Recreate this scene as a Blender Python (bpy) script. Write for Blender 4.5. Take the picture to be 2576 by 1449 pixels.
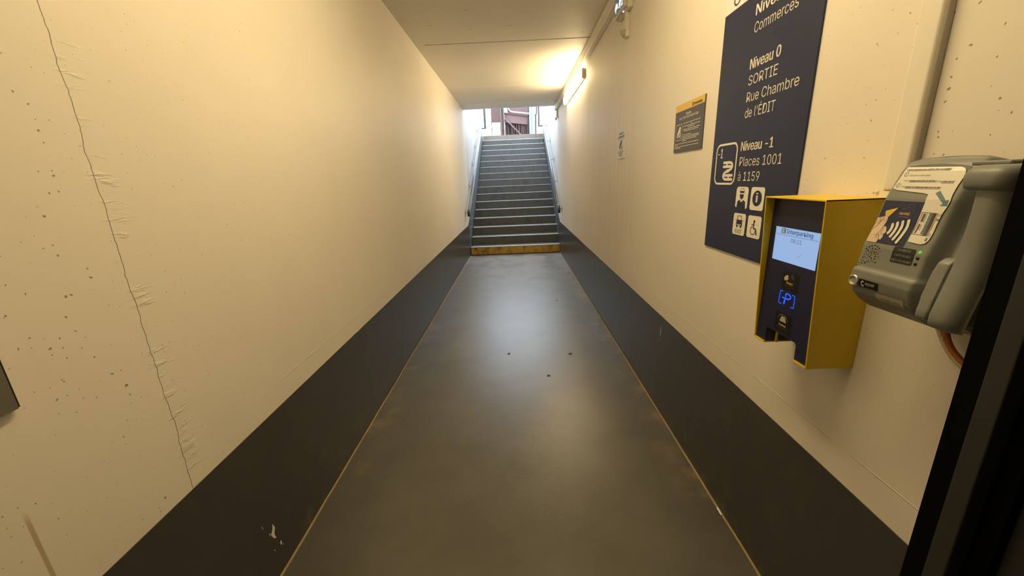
import bpy, bmesh, math, random
from mathutils import Vector, Matrix
random.seed(7)
for o in list(bpy.data.objects): bpy.data.objects.remove(o)
S = bpy.context.scene
COL = S.collection

# ---------------------------------------------------------------- camera, world, exposure
cam_data = bpy.data.cameras.new('camera'); cam = bpy.data.objects.new('camera', cam_data); COL.objects.link(cam)
cam_data.sensor_fit = 'HORIZONTAL'; cam_data.sensor_width = 36; cam_data.lens = 972.3183/2576*36
cam_data.clip_start = .02; cam_data.clip_end = 200
R_ = Vector((0.99912512, 0.00878712, -0.0408873)); U_ = Vector((0.03703077, 0.26845438, 0.96258037)); F_ = Vector((-0.01943468, 0.96325232, -0.26789412))
m = Matrix.Identity(4)
for i in range(3): m[i][0], m[i][1], m[i][2] = R_[i], U_[i], -F_[i]
m[2][3] = 1.5
cam.matrix_world = m
S.camera = cam
S.view_settings.view_transform = 'Standard'; S.view_settings.look = 'None'
S.view_settings.gamma = 1; S.view_settings.exposure = 0.0; S.view_settings.use_curve_mapping = False
W = bpy.data.worlds.new('sky'); S.world = W; W.use_nodes = True
bgn = W.node_tree.nodes['Background']; bgn.inputs[0].default_value = (0.80, 0.90, 1.0, 1); bgn.inputs[1].default_value = 7.2
LAMP = (1.0, 0.765, 0.40)       # colour of the warm fluorescent lamps
LAMP_WALL, LAMP_CEIL = 47.0, 52.0

XL, XR, ZC = -1.010, 0.886, 2.917
Z_SK = 0.641
RISE, GOING, Y_ST, NSTEP = 0.1713, 0.3225, 8.11, 17
Y_TOP = Y_ST + GOING*(NSTEP-1)      # last riser
Z_TOP = RISE*NSTEP
Y_EXIT = 8.53
X_SR = 0.935                        # stairwell right wall

# ---------------------------------------------------------------- materials
def hexlin(r, g, b):
    f = lambda c: (c/255/12.92) if c/255 <= .04045 else ((c/255+.055)/1.055)**2.4
    return (f(r), f(g), f(b), 1)
class NT:
    def __init__(s, name):
        s.m = bpy.data.materials.new(name); s.m.use_nodes = True; s.t = s.m.node_tree; s.n = s.t.nodes; s.b = s.n['Principled BSDF']
    def new(s, t, **k):
        n = s.n.new(t)
        for a, v in k.items(): setattr(n, a, v)
        return n
    def link(s, a, b): s.t.links.new(a, b)
    def val(s, sock, v):
        if hasattr(v, 'is_linked') or hasattr(v, 'links'): s.link(v, sock)
        else: sock.default_value = v
    def math(s, op, a, b=0.0, c=None, clamp=False):
        n = s.new('ShaderNodeMath', operation=op, use_clamp=clamp); s.val(n.inputs[0], a); s.val(n.inputs[1], b)
        if c is not None: s.val(n.inputs[2], c)
        return n.outputs[0]
    def ss(s, v, lo, hi):       # smoothstep lo..hi
        n = s.new('ShaderNodeMapRange', interpolation_type='SMOOTHSTEP'); s.val(n.inputs[0], v)
        n.inputs[1].default_value = lo; n.inputs[2].default_value = hi
        return n.outputs[0]
    def mix(s, f, a, b):
        n = s.new('ShaderNodeMix', data_type='RGBA'); s.val(n.inputs[0], f); s.val(n.inputs[6], a); s.val(n.inputs[7], b)
        return n.outputs[2]
    def coord(s, scale=(1, 1, 1)):
        tc = s.new('ShaderNodeTexCoord'); mp = s.new('ShaderNodeMapping'); mp.inputs['Scale'].default_value = scale
        s.link(tc.outputs['Object'], mp.inputs['Vector']); return mp.outputs[0]
    def noise(s, vec, scale, detail=3, rough=.5):
        n = s.new('ShaderNodeTexNoise'); s.link(vec, n.inputs['Vector']); n.inputs['Scale'].default_value = scale
        n.inputs['Detail'].default_value = detail; n.inputs['Roughness'].default_value = rough
        return n.outputs[0]
    def sep(s, vec):
        n = s.new('ShaderNodeSeparateXYZ'); s.link(vec, n.inputs[0]); return n.outputs
    def bump(s, h, strength, dist):
        n = s.new('ShaderNodeBump'); n.inputs['Strength'].default_value = strength; n.inputs['Distance'].default_value = dist
        s.link(h, n.inputs['Height']); s.link(n.outputs[0], s.b.inputs['Normal']); return n
    def pits(s, vec, scale, lo, size, dens=None):
        v = s.new('ShaderNodeTexVoronoi', voronoi_dimensions='2D'); s.link(vec, v.inputs['Vector']); v.inputs['Scale'].default_value = scale
        r = s.sep(v.outputs['Color'])[0]
        th = s.math('MULTIPLY', s.math('MAXIMUM', s.math('SUBTRACT', r, lo), 0), size/(1-lo))
        if dens is not None: th = s.math('MULTIPLY', th, dens)
        d = s.math('SUBTRACT', th, v.outputs['Distance'])
        return s.ss(d, 0.0, .02)
def simple(name, col, rough=.5, metal=0, var=.08, scale=30, bump=0, spec=.5, coat=0):
    q = NT(name); c = tuple(col[:3])
    v = q.coord(); n = q.noise(v, scale, 4)
    a = tuple(x*(1-var) for x in c)+(1,); b = tuple(min(1, x*(1+var)) for x in c)+(1,)
    q.link(q.mix(n, a, b), q.b.inputs['Base Color'])
    q.b.inputs['Roughness'].default_value = rough; q.b.inputs['Metallic'].default_value = metal
    q.b.inputs['Specular IOR Level'].default_value = spec
    if coat: q.b.inputs['Coat Weight'].default_value = coat
    if bump: q.bump(q.noise(v, scale*6, 3), bump, .002)
    return q.m
def emit(name, col, strength, base=(.8, .8, .8)):
    q = NT(name); q.b.inputs['Base Color'].default_value = (*base, 1)
    q.b.inputs['Emission Color'].default_value = (*col[:3], 1); q.b.inputs['Emission Strength'].default_value = strength
    return q.m

PAINT = (.80, .75, .67)
def wall_mat(name, side, base=PAINT):
    q = NT(name); v = q.coord(); x, y, z = q.sep(v)
    big = q.noise(v, 1.3, 4)
    col = q.mix(q.ss(big, .3, .75), (*[c*.95 for c in base], 1), (*base, 1))
    # blow holes, denser in the near pour
    dn = q.noise(v, 2.2, 2)
    if side == 'left': dens = q.math('MAXIMUM', q.math('MULTIPLY', q.math('SUBTRACT', 1.0, q.ss(y, .86, .99)), q.ss(dn, .3, .6)), .45)
    elif side == 'right': dens = q.math('MULTIPLY', q.math('MAXIMUM', q.math('SUBTRACT', 1.0, q.ss(y, .9, 1.3)), .5), q.math('ADD', .38, q.math('MULTIPLY', q.ss(z, 1.1, 1.5), .55)))
    else: dens = q.math('ADD', .5, 0.0)
    cb = q.new('ShaderNodeCombineXYZ'); q.link(q.math('ADD', y, q.math('MULTIPLY', q.noise(v, 90, 3), .010)), cb.inputs[0]); q.link(q.math('ADD', z, q.math('MULTIPLY', q.noise(q.coord((1, 1.3, .8)), 110, 3), .008)), cb.inputs[1])
    p1 = q.pits(cb.outputs[0], 17, .74, .085, dens); p2 = q.pits(cb.outputs[0], 42, .55, .13, dens)
    pit = q.math('MAXIMUM', p1, p2)
    col = q.mix(q.math('MULTIPLY', pit, .75), col, (.20, .15, .09, 1))
    fine = q.noise(v, 55, 4)
    h = q.math('SUBTRACT', q.math('MULTIPLY', fine, .10), pit)
    h = q.math('ADD', h, q.math('MULTIPLY', big, .6))
    if side == 'left':
        # construction-joint crack that wanders up the wall, with trowel ridges beside it
        w1 = q.math('MULTIPLY', q.math('SUBTRACT', q.noise(q.coord((0, 0, 1)), 4.0, 5, .65), .5), .055)
        dy = q.math('SUBTRACT', q.math('SUBTRACT', y, .958), w1)
        ad = q.math('ABSOLUTE', dy)
        crack = q.math('SUBTRACT', 1.0, q.ss(ad, .0004, .0013))
        col = q.mix(q.math('MULTIPLY', crack, .85), col, (.15, .11, .06, 1))
        near = q.math('SUBTRACT', 1.0, q.ss(q.math('ABSOLUTE', q.math('SUBTRACT', dy, .022)), .0, .05))
        rd = q.noise(q.coord((1, 9, 42)), 1.2, 4, .6)
        h = q.math('ADD', h, q.math('MULTIPLY', near, q.math('MULTIPLY', q.ss(rd, .52, .7), 1.0)))
        h = q.math('SUBTRACT', h, q.math('MULTIPLY', crack, 1.2))
        # brown rub mark low on the near end
        rz = q.math('SUBTRACT', .93, z)
        rub = q.math('SUBTRACT', 1.0, q.ss(q.math('ABSOLUTE', q.math('SUBTRACT', y, .617)), .0025, .0055))
        rub = q.math('MULTIPLY', rub, q.math('MULTIPLY', q.ss(z, .55, .7), q.math('SUBTRACT', 1.0, q.ss(z, .86, .905))))
        col = q.mix(q.math('MULTIPLY', rub, .6), col, (.33, .19, .08, 1))
    if side in ('left', 'right'):
        zl_, ya, yb = (.741, .4, 2.6) if side == 'right' else (.737, 1.3, 3.2)
        ln = q.math('SUBTRACT', 1.0, q.ss(q.math('ABSOLUTE', q.math('SUBTRACT', z, zl_)), .0006, .0022))
        ln = q.math('MULTIPLY', ln, q.math('MULTIPLY', q.math('MULTIPLY', q.ss(y, ya, ya+.1), q.math('SUBTRACT', 1.0, q.ss(y, yb-.1, yb))), q.ss(q.noise(q.coord((0, 3, 0)), 2.0, 3), .35, .5)))
        col = q.mix(q.math('MULTIPLY', ln, .5), col, (.9, .87, .80, 1)); h = q.math('ADD', h, ln)
    if side in ('right', 'stair'):
        st = q.noise(q.coord((1, 9, .16)), 2.2, 6, .75)
        if side == 'right': win = q.math('MULTIPLY', q.ss(y, 2.7, 3.3), q.math('SUBTRACT', 1.0, q.ss(y, 4.6, 7.0)))
        else: win = q.math('ADD', .8, 0.0)
        sk = q.math('MULTIPLY', q.ss(st, .50, .70), win)
        col = q.mix(q.math('MULTIPLY', sk, .27), col, (.42, .36, .27, 1))
        h = q.math('SUBTRACT', h, q.math('MULTIPLY', sk, .7))
    # dirt clinging under the ceiling towards the far end
    dz = q.math('MULTIPLY', q.ss(z, 2.60, 2.92), q.ss(y, 4.2, 7.5))
    dirt = q.math('MULTIPLY', q.ss(q.noise(q.coord((1, 9, 2.5)), 4, 6, .7), .56, .75), dz)
    col = q.mix(q.math('MULTIPLY', dirt, .6), col, (.30, .24, .15, 1))
    q.link(col, q.b.inputs['Base Color']); q.b.inputs['Roughness'].default_value = .48
    q.b.inputs['Specular IOR Level'].default_value = .35
    q.bump(h, .55, .0035)
    return q.m
M = {}
M['wall_left'] = wall_mat('painted concrete with crack', 'left')
M['wall_right'] = wall_mat('painted concrete with streaks', 'right')
M['wall_stair'] = wall_mat('stairwell concrete', 'stair', (.60, .59, .575))
def ceiling_mat():
    q = NT('ceiling paint'); v = q.coord(); x, y, z = q.sep(v)
    n = q.noise(v, 1.6, 4); col = q.mix(n, (.76, .725, .65, 1), (.83, .795, .72, 1))
    p = q.pits(q.coord((.45, 2.0, 1)), 6, .93, .10)
    e = q.math('MULTIPLY', q.math('SUBTRACT', 1.0, q.ss(x, -1.0, -.72)), q.ss(q.noise(v, 24, 6, .7), .58, .75))
    col = q.mix(q.math('MULTIPLY', q.math('MAXIMUM', p, e), .6), col, (.22, .17, .10, 1))
    q.link(col, q.b.inputs['Base Color']); q.b.inputs['Roughness'].default_value = .6
    q.bump(q.math('ADD', q.math('MULTIPLY', q.noise(v, 40, 3), .15), n), .35, .003)
    return q.m
M['ceiling'] = ceiling_mat()
def dado_mat(name, c):
    q = NT(name); v = q.coord(); x, y, z = q.sep(v)
    n = q.noise(v, 3, 5, .6)
    col = q.mix(n, (*[k*.85 for k in c], 1), (*[k*1.2 for k in c], 1))
    low = q.math('SUBTRACT', 1.0, q.ss(z, .0, .30))
    scuff = q.math('MULTIPLY', q.ss(q.noise(q.coord((1, 2.2, 1.2)), 5, 7, .72), .50, .74), q.math('MAXIMUM', low, .18))
    run = q.math('MULTIPLY', q.ss(q.noise(q.coord((1, 9, .7)), 5, 5, .7), .62, .78), .35)
    col = q.mix(q.math('MULTIPLY', q.math('MAXIMUM', scuff, run), .5), col, (.22, .19, .14, 1))
    q.link(col, q.b.inputs['Base Color']); q.b.inputs['Roughness'].default_value = .36
    q.bump(q.math('ADD', q.noise(v, 45, 4), q.math('MULTIPLY', scuff, .5)), .25, .002)
    return q.m
M['dado'] = dado_mat('dark grey satin paint', (.050, .049, .046))
M['dado_daylit'] = dado_mat('daylight-tinted grey paint', (.13, .145, .165))  # same paint as the skirting, with blue daylight put into its colour
def floor_mat():
    q = NT('grey resin floor'); v = q.coord(); x, y, z = q.sep(v)
    n = q.noise(v, 2.4, 6, .6); n2 = q.noise(v, 14, 5, .65)
    col = q.mix(q.ss(n, .25, .75), (.078, .074, .060, 1), (.110, .106, .090, 1))
    col = q.mix(q.math('MULTIPLY', q.ss(n2, .45, .85), .05), col, (.22, .20, .17, 1))
    ex = q.math('MAXIMUM', q.ss(x, .66, .86), q.math('SUBTRACT', 1.0, q.ss(x, -.98, -.78)))
    tan = q.math('MULTIPLY', ex, q.ss(q.noise(v, 2.9, 5, .6), .50, .66))
    col = q.mix(q.math('MULTIPLY', tan, .6), col, (.27, .20, .115, 1))
    daylit_wear = q.math('MULTIPLY', q.ss(y, 4.6, 7.6), q.ss(q.noise(q.coord((1, .8, 1)), 2.6, 6, .62), .30, .58))
    col = q.mix(q.math('MULTIPLY', daylit_wear, .75), col, (.27, .28, .295, 1))     # whitish wear, with stair daylight painted into the floor colour
    q.link(col, q.b.inputs['Base Color'])
    r = q.math('ADD', .27, q.math('MULTIPLY', n2, .06)); q.b.inputs['Specular IOR Level'].default_value = .75; q.link(r, q.b.inputs['Roughness'])
    g = q.math('ADD', q.noise(v, 170, 4, .6), q.math('MULTIPLY', q.noise(v, 60, 3), .8))
    q.bump(g, .30, .0020)
    return q.m
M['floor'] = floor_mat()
M['sealant'] = simple('ochre sealant', (.36, .27, .13), .7, var=.35, scale=12)
def step_mat(name, c, dirtc, amt):
    q = NT(name); v = q.coord(); n = q.noise(q.coord((1, 1, .5)), 9, 6, .7)
    col = q.mix(q.math('MULTIPLY', q.ss(n, .46, .72), amt), (*c, 1), (*dirtc, 1))
    q.link(col, q.b.inputs['Base Color']); q.b.inputs['Roughness'].default_value = .45; q.bump(q.noise(v, 60, 4), .3, .003)
    return q.m
M['step'] = step_mat('grey step paint', (.105, .110, .110), (.062, .054, .045), .8)
M['step_yellow'] = step_mat('worn yellow riser paint', (.52, .33, .06), (.05, .035, .02), .95)
M['step_stone'] = step_mat('pinkish top step concrete', (.24, .20, .165), (.17, .14, .12), .5)
M['nosing'] = simple('brushed aluminium', (.70, .72, .74), .38, .6, .05, 80)
M['steel'] = simple('galvanised rail', (.26, .30, .36), .30, .45, .06, 60)
M['black'] = simple('black plastic', (.015, .015, .015), .45)
M['blackdoor'] = simple('black gasket', (.003, .003, .003), .9, spec=.05)
M['doorpaint'] = simple('dark grey door paint', (.022, .023, .021), .65, var=.15, scale=14)
M['trunk'] = simple('ivory trunking', (.80, .76, .67), .45, var=.03)
M['greycase'] = simple('beige grey lamp housing', (.45, .42, .37), .5, var=.1)
M['tube'] = emit('lit lamp diffuser', LAMP, LAMP_WALL)
M['tube2'] = emit('lit ceiling diffuser', LAMP, LAMP_CEIL)
M['navy'] = simple('navy sign panel', (.014, .021, .066), .5, var=.12, scale=6)
M['greysign'] = simple('slate notice panel', (.085, .083, .090), .5, var=.06)
M['cream'] = simple('cream vinyl lettering', (.80, .77, .70), .5, var=.03)
M['white'] = simple('white notice', (.74, .75, .76), .5, var=.03)
M['ink'] = simple('dark ink', (.03, .028, .03), .6)
M['inkgrey'] = simple('grey ink', (.14, .12, .12), .6)
M['ochre'] = simple('yellow band', (.72, .49, .08), .45, var=.04)
M['yellow'] = simple('yellow powder coat', (.74, .52, .010), .38, var=.04, scale=8)
M['navycase'] = simple('navy terminal panel', (.012, .015, .052), .4, var=.08, scale=9)
M['screen'] = emit('lit screen', (.33, .52, .86), .85, (.02, .02, .02))
M['screenink'] = emit('dim screen lettering', (.05, .075, .15), .8, (.02, .02, .03))
M['screenlogo'] = emit('screen yellow', (.7, .6, .2), .7, (.02, .02, .02))
M['blueled'] = emit('blue backlight', (.012, .065, 1.0), 2.4, (.02, .02, .05))
M['sticker'] = simple('black sticker', (.008, .010, .012), .3)
M['skin'] = simple('printed hand', (.62, .42, .30), .5)
M['skinprint'] = simple('printed pale hand', (.66, .52, .40), .5)
M['reader'] = simple('grey moulded plastic', (.20, .21, .195), .42, var=.05, scale=20, bump=.05)
M['readerdark'] = simple('dark grey plastic', (.055, .060, .058), .5, var=.05)
M['paper'] = simple('laminated paper', (.74, .71, .64), .35, var=.02)
M['teal'] = simple('printed teal', (.10, .20, .27), .5)
M['brown'] = simple('printed brown', (.09, .045, .03), .5)
M['greenled'] = emit('green indicator', (.25, 1.0, .08), .5, (.02, .1, .02))
M['chrome'] = simple('brushed steel button', (.62, .60, .56), .28, .9, .05, 60)
M['plate'] = simple('pale label plate', (.40, .38, .32), .4)
M['orange'] = simple('orange cable sheath', (.50, .15, .03), .45, var=.2)
M['beige'] = simple('beige cable sheath', (.50, .43, .30), .5, var=.25, scale=60)
M['leaf'] = simple('dry leaf', (.20, .09, .035), .7, var=.3, scale=90)
M['brownsteel'] = simple('brown painted steel', (.060, .025, .020), .5, var=.12, scale=5)
M['pinksteel'] = simple('faded brown steel', (.125, .072, .069), .55, var=.1, scale=5)
M['darksteel'] = simple('dark brown steel', (.021, .009, .007), .6, var=.15)
M['greyframe'] = simple('slate grey frame', (.075, .085, .10), .5)
M['whitepaint'] = simple('white paint', (.85, .85, .85), .5, var=.03)
M['bluecol'] = simple('pale blue cladding', (.20, .27, .36), .5, var=.04)
M['metalgrey'] = simple('brushed grey plate', (.18, .17, .15), .4, .3)
M['outground'] = simple('pale outdoor paving', (.55, .53, .50), .8, var=.1)
M['signgrey'] = simple('exit sign housing', (.62, .58, .50), .35, var=.04)
M['signface'] = emit('exit sign face', (.42, .50, .55), .10, (.16, .19, .20))
M['signlit'] = emit('exit sign pictogram', (.80, .92, 1.0), 1.5)

# ---------------------------------------------------------------- helpers
def link(name, me, mat=None, parent=None):
    o = bpy.data.objects.new(name, me); COL.objects.link(o)
    if mat is not None: me.materials.append(M[mat] if isinstance(mat, str) else mat)
    if parent is not None: o.parent = parent
    return o
def obj(name, bm, mat, parent=None, smooth=False):
    me = bpy.data.meshes.new(name); bmesh.ops.recalc_face_normals(bm, faces=bm.faces[:]); bm.to_mesh(me); bm.free()
    if smooth:
        for p in me.polygons: p.use_smooth = True
    o = link(name, me, mat, parent)
    if parent is not None: o.matrix_parent_inverse = Matrix.Translation(-parent.location)
    return o
def tag(o, label=None, cat=None, group=None, kind=None):
    if label: o['label'] = label
    if cat: o['category'] = cat
    if group: o['group'] = group
    if kind: o['kind'] = kind
    return o
def thing(name, loc, label, cat, group=None):
    o = bpy.data.objects.new(name, None); COL.objects.link(o); o.location = loc; o.empty_display_size = .1
    return tag(o, label, cat, group)
def struct(name, bm, mat, label=None, parent=None):
    o = obj(name, bm, mat, parent)
    if parent is None: tag(o, label, None, None, 'structure')
    return o
def BM(): return bmesh.new()
def box(bm, x0, x1, y0, y1, z0, z1, bev=0, seg=2):
    vs = [bm.verts.new((x, y, z)) for x in (x0, x1) for y in (y0, y1) for z in (z0, z1)]
    fs = [bm.faces.new([vs[i] for i in q]) for q in ((0, 1, 3, 2), (4, 6, 7, 5), (0, 4, 5, 1), (2, 3, 7, 6), (0, 2, 6, 4), (1, 5, 7, 3))]
    if bev:
        es = list({e for f in fs for e in f.edges})
        bmesh.ops.bevel(bm, geom=es, offset=bev, segments=seg, affect='EDGES', profile=.5)
    return vs
def boxo(name, mat, parent, *a, bev=0, seg=2, smooth=False):
    bm = BM(); box(bm, *a, bev=bev, seg=seg); return obj(name, bm, mat, parent, smooth)
def prism(bm, poly, axis, a, b, bev=0, seg=2):
    """extrude a 2D polygon; axis 'x': poly=(y,z), 'y': poly=(x,z), 'z': poly=(x,y)"""
    def P(p, t): return {'x': (t, p[0], p[1]), 'y': (p[0], t, p[1]), 'z': (p[0], p[1], t)}[axis]
    A = [bm.verts.new(P(p, a)) for p in poly]; B = [bm.verts.new(P(p, b)) for p in poly]; n = len(poly)
    fs = [bm.faces.new(A[::-1]), bm.faces.new(B)] + [bm.faces.new((A[i], A[(i+1) % n], B[(i+1) % n], B[i])) for i in range(n)]
    if bev:
        bmesh.ops.bevel(bm, geom=list({e for f in fs for e in f.edges}), offset=bev, segments=seg, affect='EDGES', profile=.5)
def tube(bm, pts, r, seg=10, cap=True):
    pts = [Vector(p) for p in pts]; rings = []
    for i, p in enumerate(pts):
        d = (pts[min(i+1, len(pts)-1)] - pts[max(i-1, 0)]).normalized()
        u = d.orthogonal().normalized() if i == 0 else (pu - d*pu.dot(d)).normalized()
        pu = u; v = d.cross(u); rr = r[i] if isinstance(r, (list, tuple)) else r
        rings.append([bm.verts.new(p + (u*math.cos(t) + v*math.sin(t))*rr) for t in [2*math.pi*k/seg for k in range(seg)]])
    for a, b in zip(rings, rings[1:]):
        for k in range(seg): bm.faces.new((a[k], a[(k+1) % seg], b[(k+1) % seg], b[k]))
    if cap: bm.faces.new(rings[0][::-1]); bm.faces.new(rings[-1])
def lathe_x(bm, cx, cy, cz, prof, seg=24, sx=-1):
    """rings about an axis along x; prof = (offset along sx*x, radius)"""
    rings = [[bm.verts.new((cx+sx*a, cy+r*math.cos(2*math.pi*k/seg), cz+r*math.sin(2*math.pi*k/seg))) for k in range(seg)] for a, r in prof]
    for a, b in zip(rings, rings[1:]):
        for k in range(seg): bm.faces.new((a[k], a[(k+1) % seg], b[(k+1) % seg], b[k]))
    bm.faces.new(rings[0][::-1]); bm.faces.new(rings[-1])
def smoothpath(pts, n=6):
    P = [Vector(p) for p in pts]; out = []
    for i in range(len(P)-1):
        a, b, c, d = P[max(i-1, 0)], P[i], P[i+1], P[min(i+2, len(P)-1)]
        for k in range(n):
            t = k/n; out.append(.5*((2*b)+(-a+c)*t+(2*a-5*b+4*c-d)*t*t+(-a+3*b-3*c+d)*t**3))
    return out + [P[-1]]

# plain sans lettering: the grotesque that ships with Blender, else the built-in font
try: FONT = bpy.data.fonts.load(bpy.utils.system_resource('DATAFILES', path='fonts')+'/Inter.woff2')
except Exception: FONT = None
# flat graphics: collected in 2D (u right, v up, as read) and mapped on a surface
class Art:
    def __init__(s): s.v = []; s.f = []; s.lay = False
    def poly(s, pts):
        i = len(s.v); s.v += [tuple(p) for p in pts]; s.f.append(list(range(i, i+len(pts)))); return s
    def rect(s, x0, y0, x1, y1): return s.poly([(x0, y0), (x1, y0), (x1, y1), (x0, y1)])
    def rrect(s, x0, y0, x1, y1, r, n=6):
        return s.poly(rr_pts(x0, y0, x1, y1, r, n))
    def disc(s, x, y, r, n=20, ry=None):
        return s.poly([(x+r*math.cos(2*math.pi*k/n), y+(ry or r)*math.sin(2*math.pi*k/n)) for k in range(n)])
    def ring(s, x, y, r0, r1, n=28, a0=0, a1=2*math.pi):
        for k in range(n):
            t0, t1 = a0+(a1-a0)*k/n, a0+(a1-a0)*(k+1)/n
            s.poly([(x+r*math.cos(t), y+r*math.sin(t)) for r, t in ((r0, t0), (r1, t0), (r1, t1), (r0, t1))])
        return s
    def outline(s, pts, w):
        n = len(pts); c = (sum(p[0] for p in pts)/n, sum(p[1] for p in pts)/n)
        inn = []
        for i in range(n):
            a, b, d = Vector(pts[i-1]), Vector(pts[i]), Vector(pts[(i+1) % n])
            e1 = (b-a).normalized(); e2 = (d-b).normalized(); nn = Vector((-e1.y-e2.y, e1.x+e2.x)).normalized()
            inn.append(b+nn*w/max(.5, nn.dot(Vector((-e1.y, e1.x)))))
        for i in range(n): s.poly([pts[i], pts[(i+1) % n], inn[(i+1) % n], inn[i]])
        return s
    def stroke(s, pts, w, cap=True):
        s.lay = True; pts = [Vector(p) for p in pts]; L = []; Rr = []
        for i, p in enumerate(pts):
            d = (pts[min(i+1, len(pts)-1)]-pts[max(i-1, 0)]).normalized(); n = Vector((-d.y, d.x))*w/2
            L.append(p+n); Rr.append(p-n)
        for i in range(len(pts)-1): s.poly([Rr[i], Rr[i+1], L[i+1], L[i]])
        if cap: s.disc(*pts[0], w/2, 10); s.disc(*pts[-1], w/2, 10)
        return s
    def text(s, string, x, y, h, w=None, bold=0, shear=0, xs=None, align='L'):
        """cap height h at baseline (x, y); w = total width"""
        s.lay = True
        c = bpy.data.curves.new('lettering', 'FONT'); c.body = string; c.font = FONT or c.font; c.size = 1;  c.shear = shear; c.resolution_u = 3
        o = bpy.data.objects.new('lettering', c); COL.objects.link(o)
        dg = bpy.context.evaluated_depsgraph_get(); me = bpy.data.meshes.new_from_object(o.evaluated_get(dg))
        bpy.data.objects.remove(o); bpy.data.curves.remove(c)
        if not len(me.vertices): return s
        xs_ = [v.co.x for v in me.vertices]; lo, hi = min(xs_), max(xs_)
        ky = h/CAP; kx = (w/(hi-lo)) if w else ky*(xs or .9)
        off = {'L': lo, 'C': (lo+hi)/2, 'R': hi}[align]
        for sh in ((0,) if not bold else (-bold*h, 0, bold*h)):
            i = len(s.v); s.v += [(x+sh+(v.co.x-off)*kx, y+v.co.y*ky) for v in me.vertices]
            s.f += [[i+k for k in p.vertices] for p in me.polygons]
        bpy.data.meshes.remove(me); return s
    def build(s, name, mat, fn, parent, label=None):
        bm = BM()
        for k, f in enumerate(s.f):     # each patch a hair apart, so overlapping strokes never share a plane
            o_ = (k*23 % 61)*9e-6 if s.lay else 0; V = [Vector(fn(*s.v[i])) for i in f]
            bm.faces.new([bm.verts.new((p.x-o_, p.y, p.z)) for p in V])
        me = bpy.data.meshes.new(name); bm.to_mesh(me); bm.free()
        o = link(name, me, mat, parent)
        if parent is not None: o.matrix_parent_inverse = Matrix.Translation(-parent.location)
        if label: o['label'] = label
        return o
def rr_pts(x0, y0, x1, y1, r, n=6):
    out = []
    for cx, cy, a in ((x1-r, y1-r, 0), (x0+r, y1-r, 90), (x0+r, y0+r, 180), (x1-r, y0+r, 270)):
        for k in range(n+1):
            t = math.radians(a+90*k/n); out.append((cx+r*math.cos(t), cy+r*math.sin(t)))
    return out
def _cap():
    c = bpy.data.curves.new('t', 'FONT'); c.body = 'H'; c.font = FONT or c.font; o = bpy.data.objects.new('t', c); COL.objects.link(o)
    me = bpy.data.meshes.new_from_object(o.evaluated_get(bpy.context.evaluated_depsgraph_get())); h = max(v.co.y for v in me.vertices)
    bpy.data.objects.remove(o); return h
CAP = _cap()

# ---------------------------------------------------------------- the corridor shell
Y_BACK = -2.6
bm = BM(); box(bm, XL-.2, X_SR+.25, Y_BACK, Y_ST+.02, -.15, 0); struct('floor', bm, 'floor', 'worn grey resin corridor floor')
bm = BM(); box(bm, XL-.25, XL, Y_BACK, Y_EXIT, 0, ZC+.35); struct('wall_left', bm, 'wall_left', 'left cream concrete wall with a crack')
bm = BM(); box(bm, XR, XR+.25, Y_BACK, 8.41, 0, ZC+.35); struct('wall_right', bm, 'wall_right', 'right cream concrete wall carrying the signs')
bm = BM(); box(bm, XL-.25, XR+.25, Y_BACK-.2, Y_BACK, 0, ZC+.35); struct('wall_back', bm, 'doorpaint', 'wall behind the viewer')
# ceiling slab, with a real recessed joint at 4.63 m and fine joints further on
bm = BM()
def slab(x0, x1, prof):
    lo = [(y, z) for y, z in prof]; poly = lo + [(prof[-1][0], ZC+.35), (prof[0][0], ZC+.35)]
    prism(bm, poly, 'x', x0, x1)
J = 4.618
fineJ = [(6.585, ZC), (6.588, ZC+.006), (6.595, ZC+.006), (6.598, ZC), (7.955, ZC), (7.958, ZC+.008), (7.966, ZC+.008), (7.969, ZC-.002), (Y_EXIT-.02, ZC-.002), (Y_EXIT, ZC+.015)]
slab(-.911, XR, [(Y_BACK, ZC), (J, ZC), (J, ZC+.022), (J+.024, ZC+.022), (J+.024, ZC-.001)] + fineJ)
slab(XL, -.911, [(Y_BACK, ZC), (J+.024, ZC)] + fineJ)
struct('ceiling', bm, 'ceiling', 'painted concrete ceiling with a recessed joint')
# painted skirting bands
bm = BM(); prism(bm, [(Y_BACK, 0), (8.09, 0), (8.11, Z_SK), (Y_BACK, Z_SK)], 'x', XL-.01, XL+.003); bl = struct('baseboard_left', bm, 'dado', 'dark grey painted skirting band on the left wall')
bm = BM(); prism(bm, [(Y_BACK, 0), (8.409, 0), (8.409, Z_SK+.19), (8.09, Z_SK), (Y_BACK, Z_SK)], 'x', XR-.003, XR+.01); br = struct('baseboard_right', bm, 'dado', 'dark grey painted skirting band on the right wall')
# chipped paint
a = Art()
for pts in ([(1.210, .165), (1.205, .190), (1.216, .212), (1.208, .238), (1.200, .215), (1.188, .205), (1.196, .180)], [(1.186, .212), (1.180, .222), (1.184, .198)], [(1.226, .110), (1.221, .128), (1.229, .133), (1.232, .118)],
            [(1.236, .100), (1.233, .108), (1.239, .108)], [(1.16, .27), (1.154, .283), (1.158, .26)], [(1.19, .128), (1.183, .138), (1.188, .122)]):
    a.poly(pts)
a.build('paint_chip', 'whitepaint', lambda u, v: (XL+.0038, u, v), bl, 'pale chipped spot in the dark band')
a = Art(); a.poly([(2.30, .50), (2.293, .56), (2.285, .585), (2.287, .53)]); a.poly([(2.303, .475), (2.30, .495), (2.297, .48)])
a.build('paint_chip', 'cream', lambda u, v: (XR-.0038, u, v), br, 'pale scratch in the dark band')
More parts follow.
